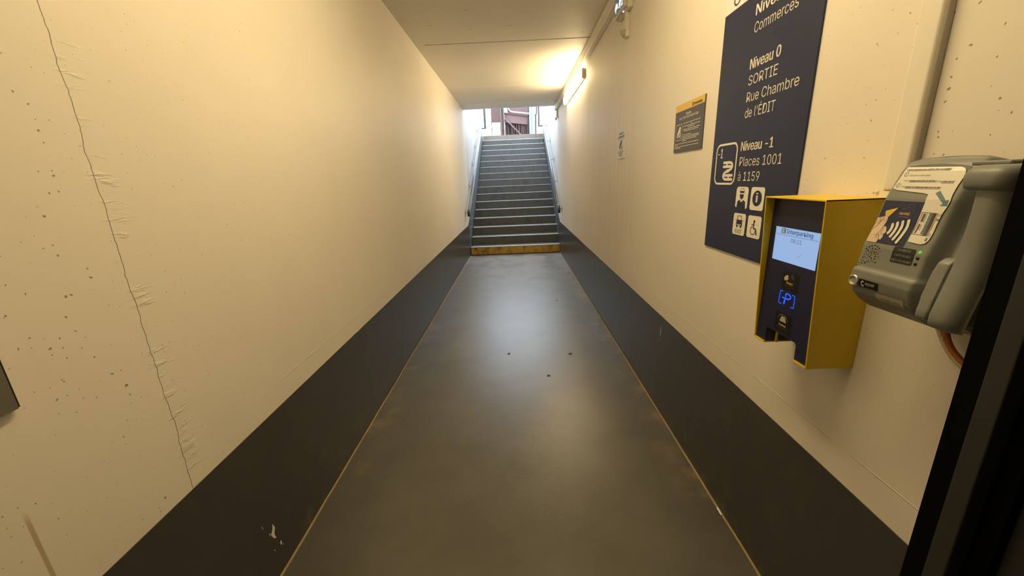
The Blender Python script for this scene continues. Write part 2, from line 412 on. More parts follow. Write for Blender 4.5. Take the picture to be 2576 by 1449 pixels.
# sealant beads along the floor
for nm, x, s in (('trim_1', XL+.003, 1), ('trim_2', XR-.003, -1)):
    bm = BM(); pts = []
    N = 60
    for i in range(N+1):
        y = -1+i*(8.05+1)/N; pts.append((x+s*(.003+random.uniform(-.002, .002)), y, .001+random.uniform(-.001, .001)))
    tube(bm, pts, .0055, 6); struct(nm, bm, 'sealant', 'ochre sealant line where floor meets wall')

# ---------------------------------------------------------------- stairwell shell
SL = RISE/GOING
ZW = 4.05
def zn(y): return max(0, (y-Y_ST)/GOING*RISE+RISE)     # nosing line
bm = BM(); box(bm, XL-.25, XL, Y_EXIT, 13.35, 0, ZW); struct('wall_stairs_left', bm, 'wall_stair', 'left wall of the open stairwell')
bm = BM(); box(bm, X_SR, X_SR+.25, 8.405, 13.35, 0, ZW); struct('wall_stairs_right', bm, 'wall_stair', 'right wall of the open stairwell')
bm = BM(); box(bm, XL-.25, X_SR+.25, Y_EXIT-.02, Y_EXIT, ZC+.35, ZC+1.1); struct('wall_parapet', bm, 'wall_stair', 'parapet above the corridor mouth')
for nm, xa, xb, y0 in (('trim_3', XL-.01, XL+.003, 8.05), ('trim_4', X_SR-.003, X_SR+.01, 8.41)):
    bm = BM(); z0 = Z_SK if y0 < 8.2 else Z_SK+(y0-8.05)*SL
    prism(bm, [(y0, 0), (13.3, 0), (13.3, Z_SK+(13.3-8.05)*SL-.25), (y0, z0)], 'x', xa, xb); struct(nm, bm, 'dado_daylit', 'grey painted band climbing beside the steps, blue daylight put into its colour')
bm = BM(); box(bm, -14, 14, Y_TOP+.02, 45, Z_TOP-.25, Z_TOP-.001); struct('floor_landing', bm, 'outground', 'outdoor paving at the head of the stairs')

bm = BM(); prism(bm, [(Y_ST+.021, -.20), (Y_ST+.021, .004), (Y_TOP, Z_TOP-RISE-.006), (Y_TOP+.5, Z_TOP-RISE-.006), (Y_TOP+.5, -.20)], 'x', XL-.2, X_SR+.2); struct('light_block_stairs', bm, 'black', 'added dark slab keeping light out under the flight of steps')  # added to stop sky light leaking through and keep the side gaps dark
# ---------------------------------------------------------------- stairs
st = thing('staircase', (0, Y_ST, 0), 'grey straight flight of concrete steps rising to daylight', 'stairs')
xs0, xs1 = -.994, X_SR-.035
for k in range(NSTEP):
    y = Y_ST+GOING*k; zt = RISE*(k+1); t = k/(NSTEP-1); xa = -.995+.027*t
    xb = (XR-.004) if k < 1 else xs1+.012*t
    bm = BM(); box(bm, xa, xb, y, y+GOING+.03 if k < NSTEP-1 else y+GOING+.4, zt-RISE, zt, bev=.003, seg=1)
    s_ = obj('step', bm, 'step' if k < NSTEP-1 else 'step_stone', st)
    if k == NSTEP-1: s_['label'] = 'pinkish concrete top step'
    if k == 0:
        o = boxo('riser_face', 'step_yellow', s_, xa+.004, xb-.004, y-.003, y+.004, .012, zt-.012); o['label'] = 'worn yellow painted riser'
    if k < NSTEP-1:
        bm = BM(); prism(bm, [(y-.006, zt-.010), (y-.006, zt+.003), (y+.055, zt+.003), (y+.055, zt), (y, zt), (y, zt-.010)], 'x', xa+.002, xb-.002); o = obj('nosing', bm, 'nosing', s_); o['label'] = 'pale metal edge strip'
# drain strip at the foot
d = thing('floor_drain', (0, 8.06, 0), 'narrow slotted drain strip across the foot of the stairs', 'drain')
bm = BM(); box(bm, -.99, .875, 8.035, 8.085, .0005, .004); obj('grating', bm, 'readerdark', d)
a = Art()
for i in range(90): a.rect(-.985+i*.0207, 8.045, -.985+i*.0207+.012, 8.075)
o = a.build('slot', 'black', lambda u, v: (u, v, .0046), d)
# handrails
def handrail(nm_label, xw, side, y0, y1, z0, brs):
    sgn = 1 if side == 'L' else -1
    xr = xw+sgn*(.075 if side == 'L' else .112)
    h = thing('handrail', (xr, y0, z0-.1), nm_label, 'handrail')
    zf = lambda y: z0+(y-y0)*.52
    bm = BM(); tube(bm, [(xr, y0+.03, zf(y0+.03)), (xr, y1, zf(y1))], .021, 14); obj('rail', bm, 'steel', h, True)
    bm = BM(); tube(bm, smoothpath([(xr, y0+.05, zf(y0+.05)), (xr, y0+.0, zf(y0)-.004), (xr, y0-.03, zf(y0)-.035), (xr, y0-.025, zf(y0)-.09)]), .026, 12); o = obj('end_bend', bm, 'black', h, True); o['label'] = 'black plastic end piece'
    for y in brs:
        zz = zf(y)-.03; xw_ = xw
        bm = BM(); tube(bm, [(xr, y, zz+.02), (xr+(-sgn)*.01, y, zz-.012), (xw_+sgn*.002, y, zz-.014)], .006, 8)
        box(bm, min(xw_, xw_+sgn*.006), max(xw_, xw_+sgn*.006), y-.02, y+.02, zz-.065, zz+.045); obj('bracket', bm, 'steel', h)
    return h
handrail('steel handrail along the left side of the stairs', XL, 'L', 7.66, 13.1, .950, (8.62, 9.55, 10.45, 11.4, 12.4))
handrail('steel handrail along the right side of the stairs', X_SR, 'R', 7.66, 13.1, .950, (8.7, 9.65, 10.6, 11.55, 12.5))
for side, xw in ((1, XL), (-1, XR)):
    h = [o for o in bpy.data.objects if o.name.startswith('handrail') and (o.location.x < 0) == (side == 1)][0]
    bm = BM(); xr = h.location.x; tube(bm, [(xr, 7.68, .935), (xw+side*.002, 7.68, .930)], .006, 8)
    box(bm, min(xw, xw+side*.006), max(xw, xw+side*.006), 7.66, 7.70, .87, .97); obj('bracket', bm, 'steel', h)

# ---------------------------------------------------------------- trunking and lamp along the right ceiling corner
t = thing('cable_trunking', (XR, 5.5, ZC-.1), 'ivory cable trunking running along the ceiling corner above the lamp', 'trunking')
bm = BM(); box(bm, XR-.055, XR-.001, -1.5, 8.40, ZC-.110, ZC-.003, bev=.004); obj('channel', bm, 'trunk', t)
bm = BM(); box(bm, XR-.0575, XR-.054, -1.5, 8.39, ZC-.088, ZC-.012, bev=.001, seg=1); obj('lid', bm, 'trunk', t)
for yy in (4.02, 6.1):
    boxo('joint_cover', 'trunk', t, XR-.0590, XR-.054, yy-.012, yy+.012, ZC-.105, ZC-.006)

def batten(name, label, base, axis='wall'):
    return thing(name, base, label, 'lamp')
L = thing('wall_lamp', (XR, 5.98, 2.70), 'lit fluorescent batten lamp on the right wall below the trunking', 'lamp')
bm = BM(); prism(bm, [(XR, 2.655), (XR, 2.75), (XR-.022, 2.758), (XR-.036, 2.752), (XR-.036, 2.648), (XR-.022, 2.642)], 'y', 5.152, 6.80, bev=.003, seg=1); obj('housing', bm, 'greycase', L)
prof = [(XR-.036, 2.643)] + [(XR-.046-.028*math.cos(t_), 2.70+.066*math.sin(t_)*1.0) for t_ in [math.radians(x) for x in range(-80, 81, 16)]] + [(XR-.036, 2.757)]
bm = BM(); prism(bm, prof, 'y', 5.165, 6.79); obj('diffuser', bm, 'tube', L)
for yy in (5.158, 6.797):
    bm = BM(); prism(bm, [(XR-.001, 2.652), (XR-.001, 2.752), (XR-.030, 2.758), (XR-.046, 2.752), (XR-.046, 2.650), (XR-.030, 2.642)], 'y', yy-.008, yy+.008, bev=.002, seg=1); obj('end_cap', bm, 'greycase', L)
for i in range(5):
    y = 5.35+i*.33
    for zz, s in ((2.640, -1), (2.760, 1)):
        bm = BM(); box(bm, XR-.052, XR-.018, y-.02, y+.02, min(zz, zz+s*.007), max(zz, zz+s*.007), bev=.002, seg=1); obj('clip', bm, 'greycase', L)
LX = .05
C_ = thing('ceiling_lamp', (LX, 1.43, ZC), 'lit fluorescent batten lamp on the ceiling above the terminal', 'lamp')
bm = BM(); box(bm, LX-.06, LX+.06, .6, 2.25, ZC-.04, ZC-.001, bev=.004); obj('housing', bm, 'greycase', C_)
bm = BM(); prism(bm, [(LX+.055*math.cos(math.radians(x)), ZC-.04+.045*math.sin(math.radians(x))) for x in range(180, 361, 20)], 'y', .61, 2.24); obj('diffuser', bm, 'tube2', C_)
for yy in (.605, 2.245):
    bm = BM(); prism(bm, [(LX+.058*math.cos(math.radians(x)), ZC-.039+.048*math.sin(math.radians(x))) for x in range(180, 361, 20)], 'y', yy-.006, yy+.006); obj('end_cap', bm, 'greycase', C_)

# exit sign
E_ = thing('exit_sign', (XR, 3.35, 2.66), 'lit emergency exit sign box under the trunking, cut by the top edge', 'sign')
bm = BM(); box(bm, XR-.040, XR, 3.212, 3.50, 2.662, 2.80, bev=.006); obj('base', bm, 'trunk', E_)
bm = BM(); prism(bm, [(XR-.040, 2.668), (XR-.040, 2.800), (XR-.068, 2.800), (XR-.068, 2.678), (XR-.060, 2.668)], 'y', 3.205, 3.49, bev=.004); obj('cover', bm, 'signgrey', E_)
fS = lambda u, v: (XR-.0688, 3.48-u, 2.683+v)
Art().rect(0, .0, .262, .112).build('face', 'signface', fS, E_)
a = Art()
a.disc(.175, .088, .010); a.stroke([(.168, .072), (.160, .048)], .040); a.stroke([(.160, .046), (.178, .030), (.172, .010)], .010); a.stroke([(.158, .046), (.146, .028), (.128, .026)], .010)
a.stroke([(.168, .070), (.186, .060), (.192, .046)], .007); a.stroke([(.166, .070), (.150, .064), (.142, .050)], .007)
a.outline([(.205, .008), (.250, .008), (.250, .105), (.205, .105)], .008)
a.poly([(.015, .05), (.055, .09), (.055, .066), (.105, .066), (.105, .036), (.055, .036), (.055, .010)])
a.build('pictogram', 'signlit', lambda u, v: (XR-.0694, 3.48-u, 2.683+v), E_, 'glowing white running figure and arrow')
bm = BM(); lathe_x(bm, XR-.046, 3.30, 2.664, [(-.004, .004), (.004, .004)], 8); obj('indicator', bm, 'signlit', E_)
# short vertical trunking with PIR dome
t = thing('cable_trunking', (XR, 3.307, 2.55), 'short upright ivory trunking below the exit sign', 'trunking')
bm = BM(); box(bm, XR-.028, XR, 3.285, 3.330, 2.546, 2.662, bev=.003); obj('channel', bm, 'trunk', t)
def sensor(label, x, y, z, w, hgt, dep, tall):
    s_ = thing('motion_sensor', (x, y, z), label, 'sensor')
    if tall:
        bm = BM(); box(bm, x-dep*.55, x, y-w/2, y+w/2, z, z+tall, bev=.006); obj('body', bm, 'trunk', s_)
    else:
        bm = BM(); box(bm, x-dep*.42, x, y-w/2, y+w/2, z-hgt, z, bev=.005); obj('body', bm, 'trunk', s_)
    bm = BM(); rows = []
    for i in range(7):
        ph = math.radians(90*i/6); rr = math.cos(ph); zz = z-.002-hgt*math.sin(ph)*.95
        rows.append([bm.verts.new((x-dep*.40-dep*.6*rr*math.sin(math.pi*k/10), y-w*.45*rr*math.cos(math.pi*k/10), zz)) for k in range(11)])
    for a_, b_ in zip(rows, rows[1:]):
        for k in range(10): bm.faces.new((a_[k], a_[k+1], b_[k+1], b_[k]))
    bm.faces.new(rows[0]); bmesh.ops.remove_doubles(bm, verts=bm.verts[:], dist=1e-5)
    obj('lens', bm, 'greycase', s_, True)
    return s_
sensor('small domed motion sensor at the foot of the short trunking', XR, 3.307, 2.544, .060, .048, .064, 0)
sensor('motion sensor with body at the far end of the long trunking', XR, 8.30, 2.66, .075, .05, .06, .147)

# ---------------------------------------------------------------- signs on the right wall
def on_wall(x): return lambda u, v: (x, -u, v)      # u = -y
G = thing('directory_sign', (XR, 1.54, 1.17), 'tall navy level directory board with cream lettering', 'sign')
XS = XR-.006
bm = BM(); box(bm, XS, XR, 1.259, 1.822, 1.170, 2.103, bev=.001, seg=1); obj('panel', bm, 'navy', G)
bm = BM(); box(bm, XS-.0004, XR, 1.259, 1.822, 2.103, 2.46, bev=.001, seg=1); o = obj('header', bm, 'white', G); o['label'] = 'pale header strip'
f = on_wall(XS-.0007)
Lx = -1.598
a = Art()
for (tx, z, h, w, b) in (('Niveau', 2.031, .0345, .170, .040), ('Commerces', 1.975, .0335, .228, 0), ('Niveau 0', 1.857, .0345, .170, .040), ('SORTIE', 1.803, .0330, .166, 0), ('Rue Chambre', 1.746, .0335, .280, 0),
                        ("de l'ÉDIT", 1.691, .0335, .177, 0), ('Niveau -1', 1.573, .0340, .194, .040), ('Places 1001', 1.517, .0335, .249, 0), ('à 1159', 1.462, .0335, .139, 0)):
    Art().text(tx, Lx, z, h, w, bold=b).build('lettering', 'cream', f, G)
a = Art(); a.text('-1', -1.768, 1.554, .038, .036, bold=.040)
a.build('lettering', 'cream', f, G)
Art().text('C', -1.760, 2.115, .045, .045).build('header_lettering', 'ink', on_wall(XS-.0012), G)
# level badge
pts = rr_pts(-1.786, 1.446, -1.620, 1.611, .030, 8)
a = Art(); a.outline(pts, .008)
def logo(a, cx, cy, sx, sy, w):
    """emblem: two facing rounded loops joined in the middle"""
    up = [[(-.45, .88), (.12, .88)]+[(.12+.30*math.cos(t), .50+.38*math.sin(t)) for t in [math.radians(75-15*i) for i in range(10)]]+[(.15, .08), (-.10, .0)], [(-.45, .46), (.40, .46)], [(-.12, .86), (-.12, .46)]]
    for sg in (1, -1):
        for path in up: a.stroke([(cx+sg*q[0]*sx, cy+sg*q[1]*sy) for q in path], w)
logo(a, -1.680, 1.501, .080, .038, .0105)
a.build('level_badge', 'cream', f, G)
tiles = {'guard': (-1.596, 1.356, -1.514, 1.440), 'info': (-1.497, 1.357, -1.415, 1.440), 'exit': (-1.596, 1.254, -1.511, 1.338), 'wheel': (-1.496, 1.255, -1.413, 1.337)}
f2 = on_wall(XS-.0012)
for k, (x0, y0, x1, y1) in tiles.items():
    w, h = x1-x0, y1-y0
    A = lambda u, v: (x0+u*w, y0+v*h)
    base = Art()
    if k == 'guard': base.poly([A(.0, .10), A(.0, .86), A(.05, .96), A(.15, 1), A(.85, 1), A(.95, .96), A(1, .86), A(1, .08), A(.88, .0), A(.80, .30), A(.20, .30), A(.12, .04)])
    else: base.rrect(x0, y0, x1, y1, .010)
    name = {'guard': 'attendant_pictogram', 'info': 'information_pictogram', 'exit': 'exit_pictogram', 'wheel': 'wheelchair_pictogram'}[k]
    pb = base.build(name, 'cream', f, G)
    d = Art()
    if k == 'guard':
        d.poly([A(.32, .66), A(.66, .66), A(.62, .50), A(.49, .42), A(.36, .50)]); d.poly([A(.30, .80), A(.70, .80), A(.66, .72), A(.34, .72)])
        d.outline([A(.32, .79), A(.68, .79), A(.63, .90), A(.50, .93), A(.37, .90)], .0014)
        d.poly([A(.14, .08), A(.18, .34), A(.38, .42), A(.48, .05), A(.48, .0), A(.14, .0)]); d.poly([A(.86, .08), A(.82, .34), A(.62, .42), A(.52, .05), A(.52, .0), A(.86, .0)])
        d.poly([A(.46, .34), A(.54, .34), A(.53, .10), A(.50, .04), A(.47, .10)])
    elif k == 'info':
        d.disc(*A(.50, .52), .028, 32); pass
    elif k == 'exit':
        d.poly([A(.26, .52), A(.30, .70), A(.72, .70), A(.76, .52), A(.76, .42), A(.70, .42), A(.70, .34), A(.60, .34), A(.60, .42), A(.40, .42), A(.40, .34), A(.30, .34), A(.30, .42), A(.26, .42)])
        d.outline([A(.31, .68), A(.71, .68), A(.66, .90), A(.36, .90)], .0022); d.stroke([A(.19, .70), A(.27, .68)], .002); d.stroke([A(.83, .70), A(.75, .68)], .002)
        d.text('EXIT', *A(.5, .08), .0145, .046, align='C')
    else:
        d.disc(*A(.50, .75), .0052); d.stroke([A(.49, .66), A(.50, .44), A(.66, .42), A(.74, .22)], .0062); d.stroke([A(.50, .60), A(.34, .60)], .0036)
        cx, cy = A(.46, .34); d.ring(cx, cy, .0135, .0166, 24, math.radians(100), math.radians(375)); cx, cy = A(.74, .20); d.ring(cx, cy, .0022, .004, 12)
    d.build('drawing', 'navy', f2, pb)
    if k == 'info': Art().text('i', *A(.5, .35), .033, .010, bold=.06, align='C').build('letter', 'cream', on_wall(XS-.0017), pb)
    if k == 'exit': Art().rect(*A(.33, .46), *A(.42, .50)).rect(*A(.60, .46), *A(.69, .50)).rect(*A(.44, .44), *A(.58, .49)).build('car_lights', 'cream', on_wall(XS-.0017), pb)

# video surveillance notice
V = thing('notice_sign', (XR, 2.106, 1.61), 'slate notice with yellow top band beside the directory board', 'sign')
x2 = XR-.006
bm = BM(); box(bm, x2, XR, 1.941, 2.273, 1.610, 1.845); obj('panel', bm, 'greysign', V)
Art().rect(-2.273, 1.811, -1.941, 1.845).build('top_band', 'ochre', on_wall(x2-.0005), V, 'yellow strip along the top')
a = Art(); a.text('Interparking', -2.056, 1.818, .012, .088, bold=.045); a.outline(rr_pts(-2.073, 1.816, -2.060, 1.832, .002, 3), .003)
a.build('header_lettering', 'ink', on_wall(x2-.0009), V)
a = Art(); a.text('PARKING', -2.110, 1.7855, .0105, .062, bold=.045, align='C'); a.text('PLACÉ SOUS VIDÉO PROTECTION', -2.109, 1.769, .0115, .216, bold=.045, align='C')
def greek(a, x0, x1, y, h=.0026, words=9):
    x = x0
    while x < x1-.004:
        w = random.uniform(.006, .040); a.rect(x, y, min(x+w, x1), y+h); x += w+.002
for (l, r, y) in ((-2.161, -1.974, 1.7455), (-2.075, -2.060, 1.738), (-2.163, -1.973, 1.731), (-2.11, -2.03, 1.724), (-2.164, -1.972, 1.7145), (-2.15, -1.99, 1.707), (-2.165, -2.063, 1.689), (-2.168, -1.973, 1.681), (-2.168, -1.975, 1.674), (-2.168, -2.0, 1.667), (-2.168, -2.11, 1.660), (-2.257, -1.971, 1.649), (-2.257, -2.22, 1.643), (-2.259, -1.971, 1.635), (-2.259, -2.18, 1.628)):
    greek(a, l, r, y)
a.outline(rr_pts(-2.253, 1.668, -2.174, 1.748, .008, 5), .0022)
a.poly([(-2.236, 1.700), (-2.206, 1.737), (-2.192, 1.733), (-2.194, 1.712), (-2.222, 1.690)]); a.poly([(-2.240, 1.696), (-2.224, 1.688), (-2.220, 1.680), (-2.238, 1.686)])
a.poly([(-2.214, 1.690), (-2.196, 1.699), (-2.196, 1.710), (-2.190, 1.710), (-2.190, 1.676), (-2.196, 1.676), (-2.196, 1.690), (-2.214, 1.680)])
a.build('lettering', 'cream', on_wall(x2-.0005), V)
# white camera notice
V = thing('notice_sign', (XR, 3.393, 1.64), 'small white camera notice farthest along the right wall', 'sign')
bm = BM(); box(bm, x2, XR, 3.277, 3.511, 1.638, 1.864); obj('panel', bm, 'white', V)
a = Art(); a.text('Parking placé', -3.394, 1.826, .016, .120, bold=.045, align='C'); a.text('sous vidéoprotection', -3.396, 1.802, .015, .186, bold=.045, align='C'); a.rect(-3.49, 1.793, -3.31, 1.795)
a.poly([(-3.452, 1.735), (-3.392, 1.790), (-3.366, 1.770), (-3.380, 1.745), (-3.435, 1.712)]); a.poly([(-3.40, 1.715), (-3.366, 1.735), (-3.356, 1.735), (-3.356, 1.700), (-3.364, 1.700), (-3.366, 1.722), (-3.396, 1.703)])
for i, (l, r) in enumerate(((-3.480, -3.315), (-3.470, -3.325), (-3.455, -3.345), (-3.445, -3.350), (-3.440, -3.355))): greek(a, l, r, 1.690-i*.0088, .004)
a.build('lettering', 'inkgrey', on_wall(x2-.0005), V)

# ---------------------------------------------------------------- yellow terminal
T = thing('ticket_terminal', (XR, 1.066, .978), 'yellow wall box terminal with navy front and lit screen', 'terminal')
yn, yf = .950, 1.183; zb, zt = .978, 1.424; xt, xb_ = .739, .761; th = .004; XP = .765
def side(y0, y1):
    bm = BM(); prism(bm, [(XR, zb), (XR, zt), (xt, zt), (xb_, zb)], 'y', y0, y1, bev=.0008, seg=1); return bm
o = obj('side_plate', side(yn, yn+th), 'yellow', T); obj('side_plate', side(yf-th, yf), 'yellow', T)
bm = BM(); box(bm, xt, XR, yn, yf, zt-th, zt, bev=.0008, seg=1); obj('top_plate', bm, 'yellow', T)
yl0, yl1 = 1.133, 1.003        # notch
bm = BM(); box(bm, xb_, XR, yl0, yf-th, zb, zb+th); box(bm, xb_, XR, yn+th, yl1, zb, zb+th); box(bm, XP+.085, XR, yl1, yl0, zb, zb+th); obj('bottom_plate', bm, 'yellow', T)
bm = BM(); box(bm, XR-.012, XR, yn+th, yf-th, zb+th, zt-th); obj('back_plate', bm, 'black', T)
# notch inner faces
for yy in (yl0, yl1-.003): boxo('notch_cheek', 'readerdark', T, XP+.004, XR-.012, yy, yy+.003, zb+th, 1.030)
boxo('inner_rib', 'yellow', T, XP+.026, XP+.030, yl0-.013, yl0-.005, zb+th, 1.026)
# navy panel with notch
bm = BM(); r = .010
poly = [(yf-th, zb+th), (yf-th, zt-th), (yn+th, zt-th), (yn+th, zb+th), (yl1, zb+th), (yl1, 1.020)] + [(yl1+r-r*math.cos(math.radians(x)), 1.020+r*math.sin(math.radians(x))) for x in (25, 50, 75, 90)] + [(yl0-.002, 1.030), (yl0, 1.028), (yl0, zb+th)]
prism(bm, poly, 'x', XP, XP+.004); obj('front_panel', bm, 'navycase', T)
fp = on_wall(XP-.0005); fp2 = on_wall(XP-.0010); fp3 = on_wall(XP-.0015)
sc = Art().rect(-1.1542, 1.2422, -.9810, 1.3390).build('screen', 'screen', fp, T, 'lit pale blue display')
a = Art(); a.text('Interparking', -1.1062, 1.3237, .0117, .1005, bold=.04); a.rect(-1.1535, 1.3178, -.982, 1.3186); a.text('08:21', -1.0842, 1.3008, .0110, .0415); a.rrect(-1.1282, 1.3220, -1.1112, 1.3366, .002)
a.stroke([(-1.0511, 1.2643), (-1.0410, 1.2691), (-1.0349, 1.2768)], .0006)
a.build('screen_lettering', 'screenink', fp2, sc)
a = Art(); logo(a, -1.1197, 1.3293, .0115, .0054, .0015); a.build('screen_emblem', 'screenlogo', fp3, sc)
def sticker(z0, z1, y0, y1): return Art().rect(-y0, z0, -y1, z1).build('sticker', 'sticker', fp, T)
s1 = sticker(1.1658, 1.2190, 1.0960, 1.0300)
Art().poly([(-1.0897, 1.1970), (-1.0840, 1.2050), (-1.0770, 1.2090), (-1.0716, 1.2060), (-1.0735, 1.2020), (-1.0700, 1.1990), (-1.0750, 1.1935), (-1.0850, 1.1915)]).build('hand_drawing', 'skin', fp2, s1)
a = Art(); a.text('Badgez', -1.0630, 1.1838, .0070, .0265, bold=.045, align='C'); a.build('sticker_lettering', 'ochre', fp2, s1)
a = Art()
for i in range(3): a.ring(-1.0640, 1.2010, .006+.004*i, .008+.004*i, 8, math.radians(-5), math.radians(70))
a.text('votre PCard+', -1.0630, 1.1765, .0042, .036, align='C'); a.stroke([(-1.067, 1.1720), (-1.063, 1.1690), (-1.059, 1.1720)], .0012); a.stroke([(-1.073, 1.200), (-1.069, 1.203), (-1.066, 1.199)], .0012)
a.build('sticker_drawing', 'inkgrey', fp2, s1)
s2_ = sticker(1.0385, 1.0946, 1.1010, 1.0325)
a = Art(); a.poly([(-1.0820, 1.0695), (-1.0760, 1.0855), (-1.0605, 1.0860), (-1.0530, 1.0700)]); a.stroke([(-1.088, 1.078), (-1.084, 1.088), (-1.070, 1.0905), (-1.055, 1.088), (-1.050, 1.079), (-1.046, 1.0785)], .0011); a.build('ticket_drawing', 'plate', fp2, s2_)
a = Art(); a.text('Scannez', -1.0670, 1.0570, .0068, .030, bold=.045, align='C'); a.build('sticker_lettering', 'ochre', fp2, s2_)
a = Art(); a.text('votre ticket ou QR Code', -1.0670, 1.0500, .0040, .052, align='C'); a.stroke([(-1.071, 1.0455), (-1.067, 1.0425), (-1.063, 1.0455)], .0012); a.build('sticker_note', 'inkgrey', fp2, s2_)
a = Art(); w = .0022
a.stroke([(-1.0865, 1.1585), (-1.0955, 1.1585), (-1.0975, 1.1390), (-1.0968, 1.1208), (-1.0860, 1.1208)], w); a.stroke([(-1.0452, 1.1570), (-1.0358, 1.1570), (-1.0352, 1.1400), (-1.0358, 1.1216), (-1.0452, 1.1216)], w)
a.stroke([p.xy for p in smoothpath([(x_, z_, 0) for x_, z_ in [(-1.0835, 1.1405), (-1.0720, 1.1405), (-1.0600, 1.1412), (-1.0530, 1.1445), (-1.0515, 1.1495), (-1.0560, 1.1540), (-1.0640, 1.1556), (-1.0700, 1.1550), (-1.0722, 1.1520), (-1.0716, 1.1460)]], 6)], .0036); a.stroke([(-1.0735, 1.1350), (-1.0748, 1.1240)], .0045)
a.build('backlit_emblem', 'blueled', fp, T, 'glowing blue bracketed letter')
# anchor bolt above the box
k_ = thing('wall_anchor', (XR, .99, 1.43), 'small round painted bolt head above the yellow terminal', 'bolt')
bm = BM(); lathe_x(bm, XR, .985, 1.437, [(0, .0045), (.003, .0045), (.0042, .003)], 14); obj('head', bm, 'wall_right', k_)

# ---------------------------------------------------------------- upright trunking behind the reader
t = thing('cable_trunking', (XR, .92, 1.3), 'tall upright ivory trunking rising behind the grey card reader', 'trunking')
bm = BM(); box(bm, XR-.024, XR-.001, .897, .949, 1.44, ZC-.112, bev=.006, seg=3); obj('channel', bm, 'trunk', t)
bm = BM(); box(bm, XR-.012, XR-.001, .8955, .8975, 1.44, ZC-.112); obj('lid_edge', bm, 'greycase', t)

# ---------------------------------------------------------------- grey card reader
K = thing('card_reader', (XR, .70, 1.20), 'grey wall-mounted card reader with paper notice and swipe slot', 'card reader')
Y0 = .80
PZ = [(1.202, .108), (1.212, .140), (1.231, .167), (1.247, .181), (1.280, .187), (1.300, .185), (1.343, .178), (1.387, .163), (1.430, .1535), (1.437, .152), (1.485, .132), (1.500, .122), (1.506, .112)]
def interp(z):
    if z <= PZ[0][0]: return PZ[0][1]
    for (a0, d0), (a1, d1) in zip(PZ, PZ[1:]):
        if z <= a1: return d0+(d1-d0)*(z-a0)/(a1-a0)
    return PZ[-1][1]
def smst(a, b, x):
    t_ = min(1, max(0, (x-a)/(b-a))); return t_*t_*(3-2*t_)
def dep(s, z):
    d = interp(z)
    # soft roll on the left edge, drop into the groove at the right
    d -= .014*(1-math.sqrt(max(0, 1-(max(0, .008-s)/.008)**2)))
    d -= .030*smst(.129, .150, s) - .012*math.exp(-((s-.157)/.006)**2)
    d += .0035*(1-smst(1.293, 1.303, z))*smst(1.235, 1.27, z) - .0020*smst(1.293, 1.303, z)*(1-smst(1.32, 1.37, z))
    return d
def rs(s, z, e=0): return (XR-dep(s, z)-e, Y0-s, z)
NS, NZ = 44, 120
ss_ = [0, .0008, .002, .0035, .005, .0065, .008]+[.008+(.175-.008)*i/NS for i in range(1, NS+1)]
def ztop(s): return 1.5060+.0035*math.sin(math.pi*min(1, max(0, s/.15)))-.014*smst(.125, .165, s)-.006*(1-smst(0, .02, s))
zz_ = [i/NZ for i in range(NZ+1)]
bm = BM(); grid = []
for s in ss_:
    zt_ = ztop(s); grid.append([bm.verts.new((XR-dep(s, 1.202+(zt_-1.202)*u), Y0-s, 1.202+(zt_-1.202)*u)) for u in zz_])
for a_, b_ in zip(grid, grid[1:]):
    for i in range(NZ): bm.faces.new((a_[i], b_[i], b_[i+1], a_[i+1]))
# close back to the housing depth
bk = [[bm.verts.new((XR-.09, v.co.y, min(max(v.co.z, 1.205), 1.504))) for v in col] for col in (grid[0], grid[-1])]
for col, b_ in ((grid[0], bk[0]), (grid[-1], bk[1])):
    for i in range(NZ): bm.faces.new((col[i], col[i+1], b_[i+1], b_[i]))
for i_ in (0, NZ):
    bm.faces.new([g[i_] for g in grid]+[bk[1][i_], bk[0][i_]])
obj('front_cover', bm, 'reader', K, True)
bm = BM(); box(bm, XR-.092, XR-.001, Y0-.200, Y0-.02, 1.212, 1.4985, bev=.006); obj('back_housing', bm, 'readerdark', K)
bm = BM(); prism(bm, [(XR-.150, 1.4925), (XR-.150, 1.4995), (XR-.07, 1.4995), (XR-.07, 1.4925)], 'y', .608, .662, bev=.002, seg=1); obj('rear_tab', bm, 'reader', K)
# swipe side: right ridge, cap, lower ledge and dark slot
def rd_(z):     # front of the swipe side leans out towards the bottom
    P = [(1.232, .196), (1.240, .203), (1.255, .2035), (1.30, .194), (1.35, .184), (1.42, .180), (1.492, .180)]
    for (a0, d0), (a1, d1) in zip(P, P[1:]):
        if z <= a1: return d0+(d1-d0)*(z-a0)/(a1-a0)
    return P[-1][1]
zr_ = [1.232, 1.240, 1.255, 1.28, 1.30, 1.325, 1.35, 1.385, 1.42, 1.46, 1.490]
def loft(name, rows, mat):
    bm = BM(); rings = [[bm.verts.new((XR-d, Y0-s_, z)) for s_, d in sec] for z, sec in rows]; n = len(rings[0])
    for a_, b_ in zip(rings, rings[1:]):
        for k in range(n): bm.faces.new((a_[k], a_[(k+1) % n], b_[(k+1) % n], b_[k]))
    bm.faces.new(rings[0]); bm.faces.new(rings[-1][::-1])
    return obj(name, bm, mat, K, True)
def sec(d, rear, s0, s1, rx, ry):
    L_ = [(s0, rear), (s0, d-.004), (s0+.0012, d-.0012), (s0+.004, d)]
    for k in range(9):
        t_ = math.radians(90*k/8); L_.append((s1-rx+rx*math.sin(t_), max(rear+.001, d-ry+ry*math.cos(t_))))
    return L_ + [(s1, rear)]
rows = []
for z in (1.231, 1.234, 1.240, 1.255, 1.28, 1.30, 1.325, 1.35, 1.385, 1.42, 1.46, 1.488):
    d = rd_(z)-(.006 if z < 1.233 else 0); rear = min(d-.010, .186-.02*(z-1.232)/.1 if z < 1.33 else .166-.07*(z-1.33)/.16)
    rows.append((z, sec(d, rear, .181, .222, .024, .026)))
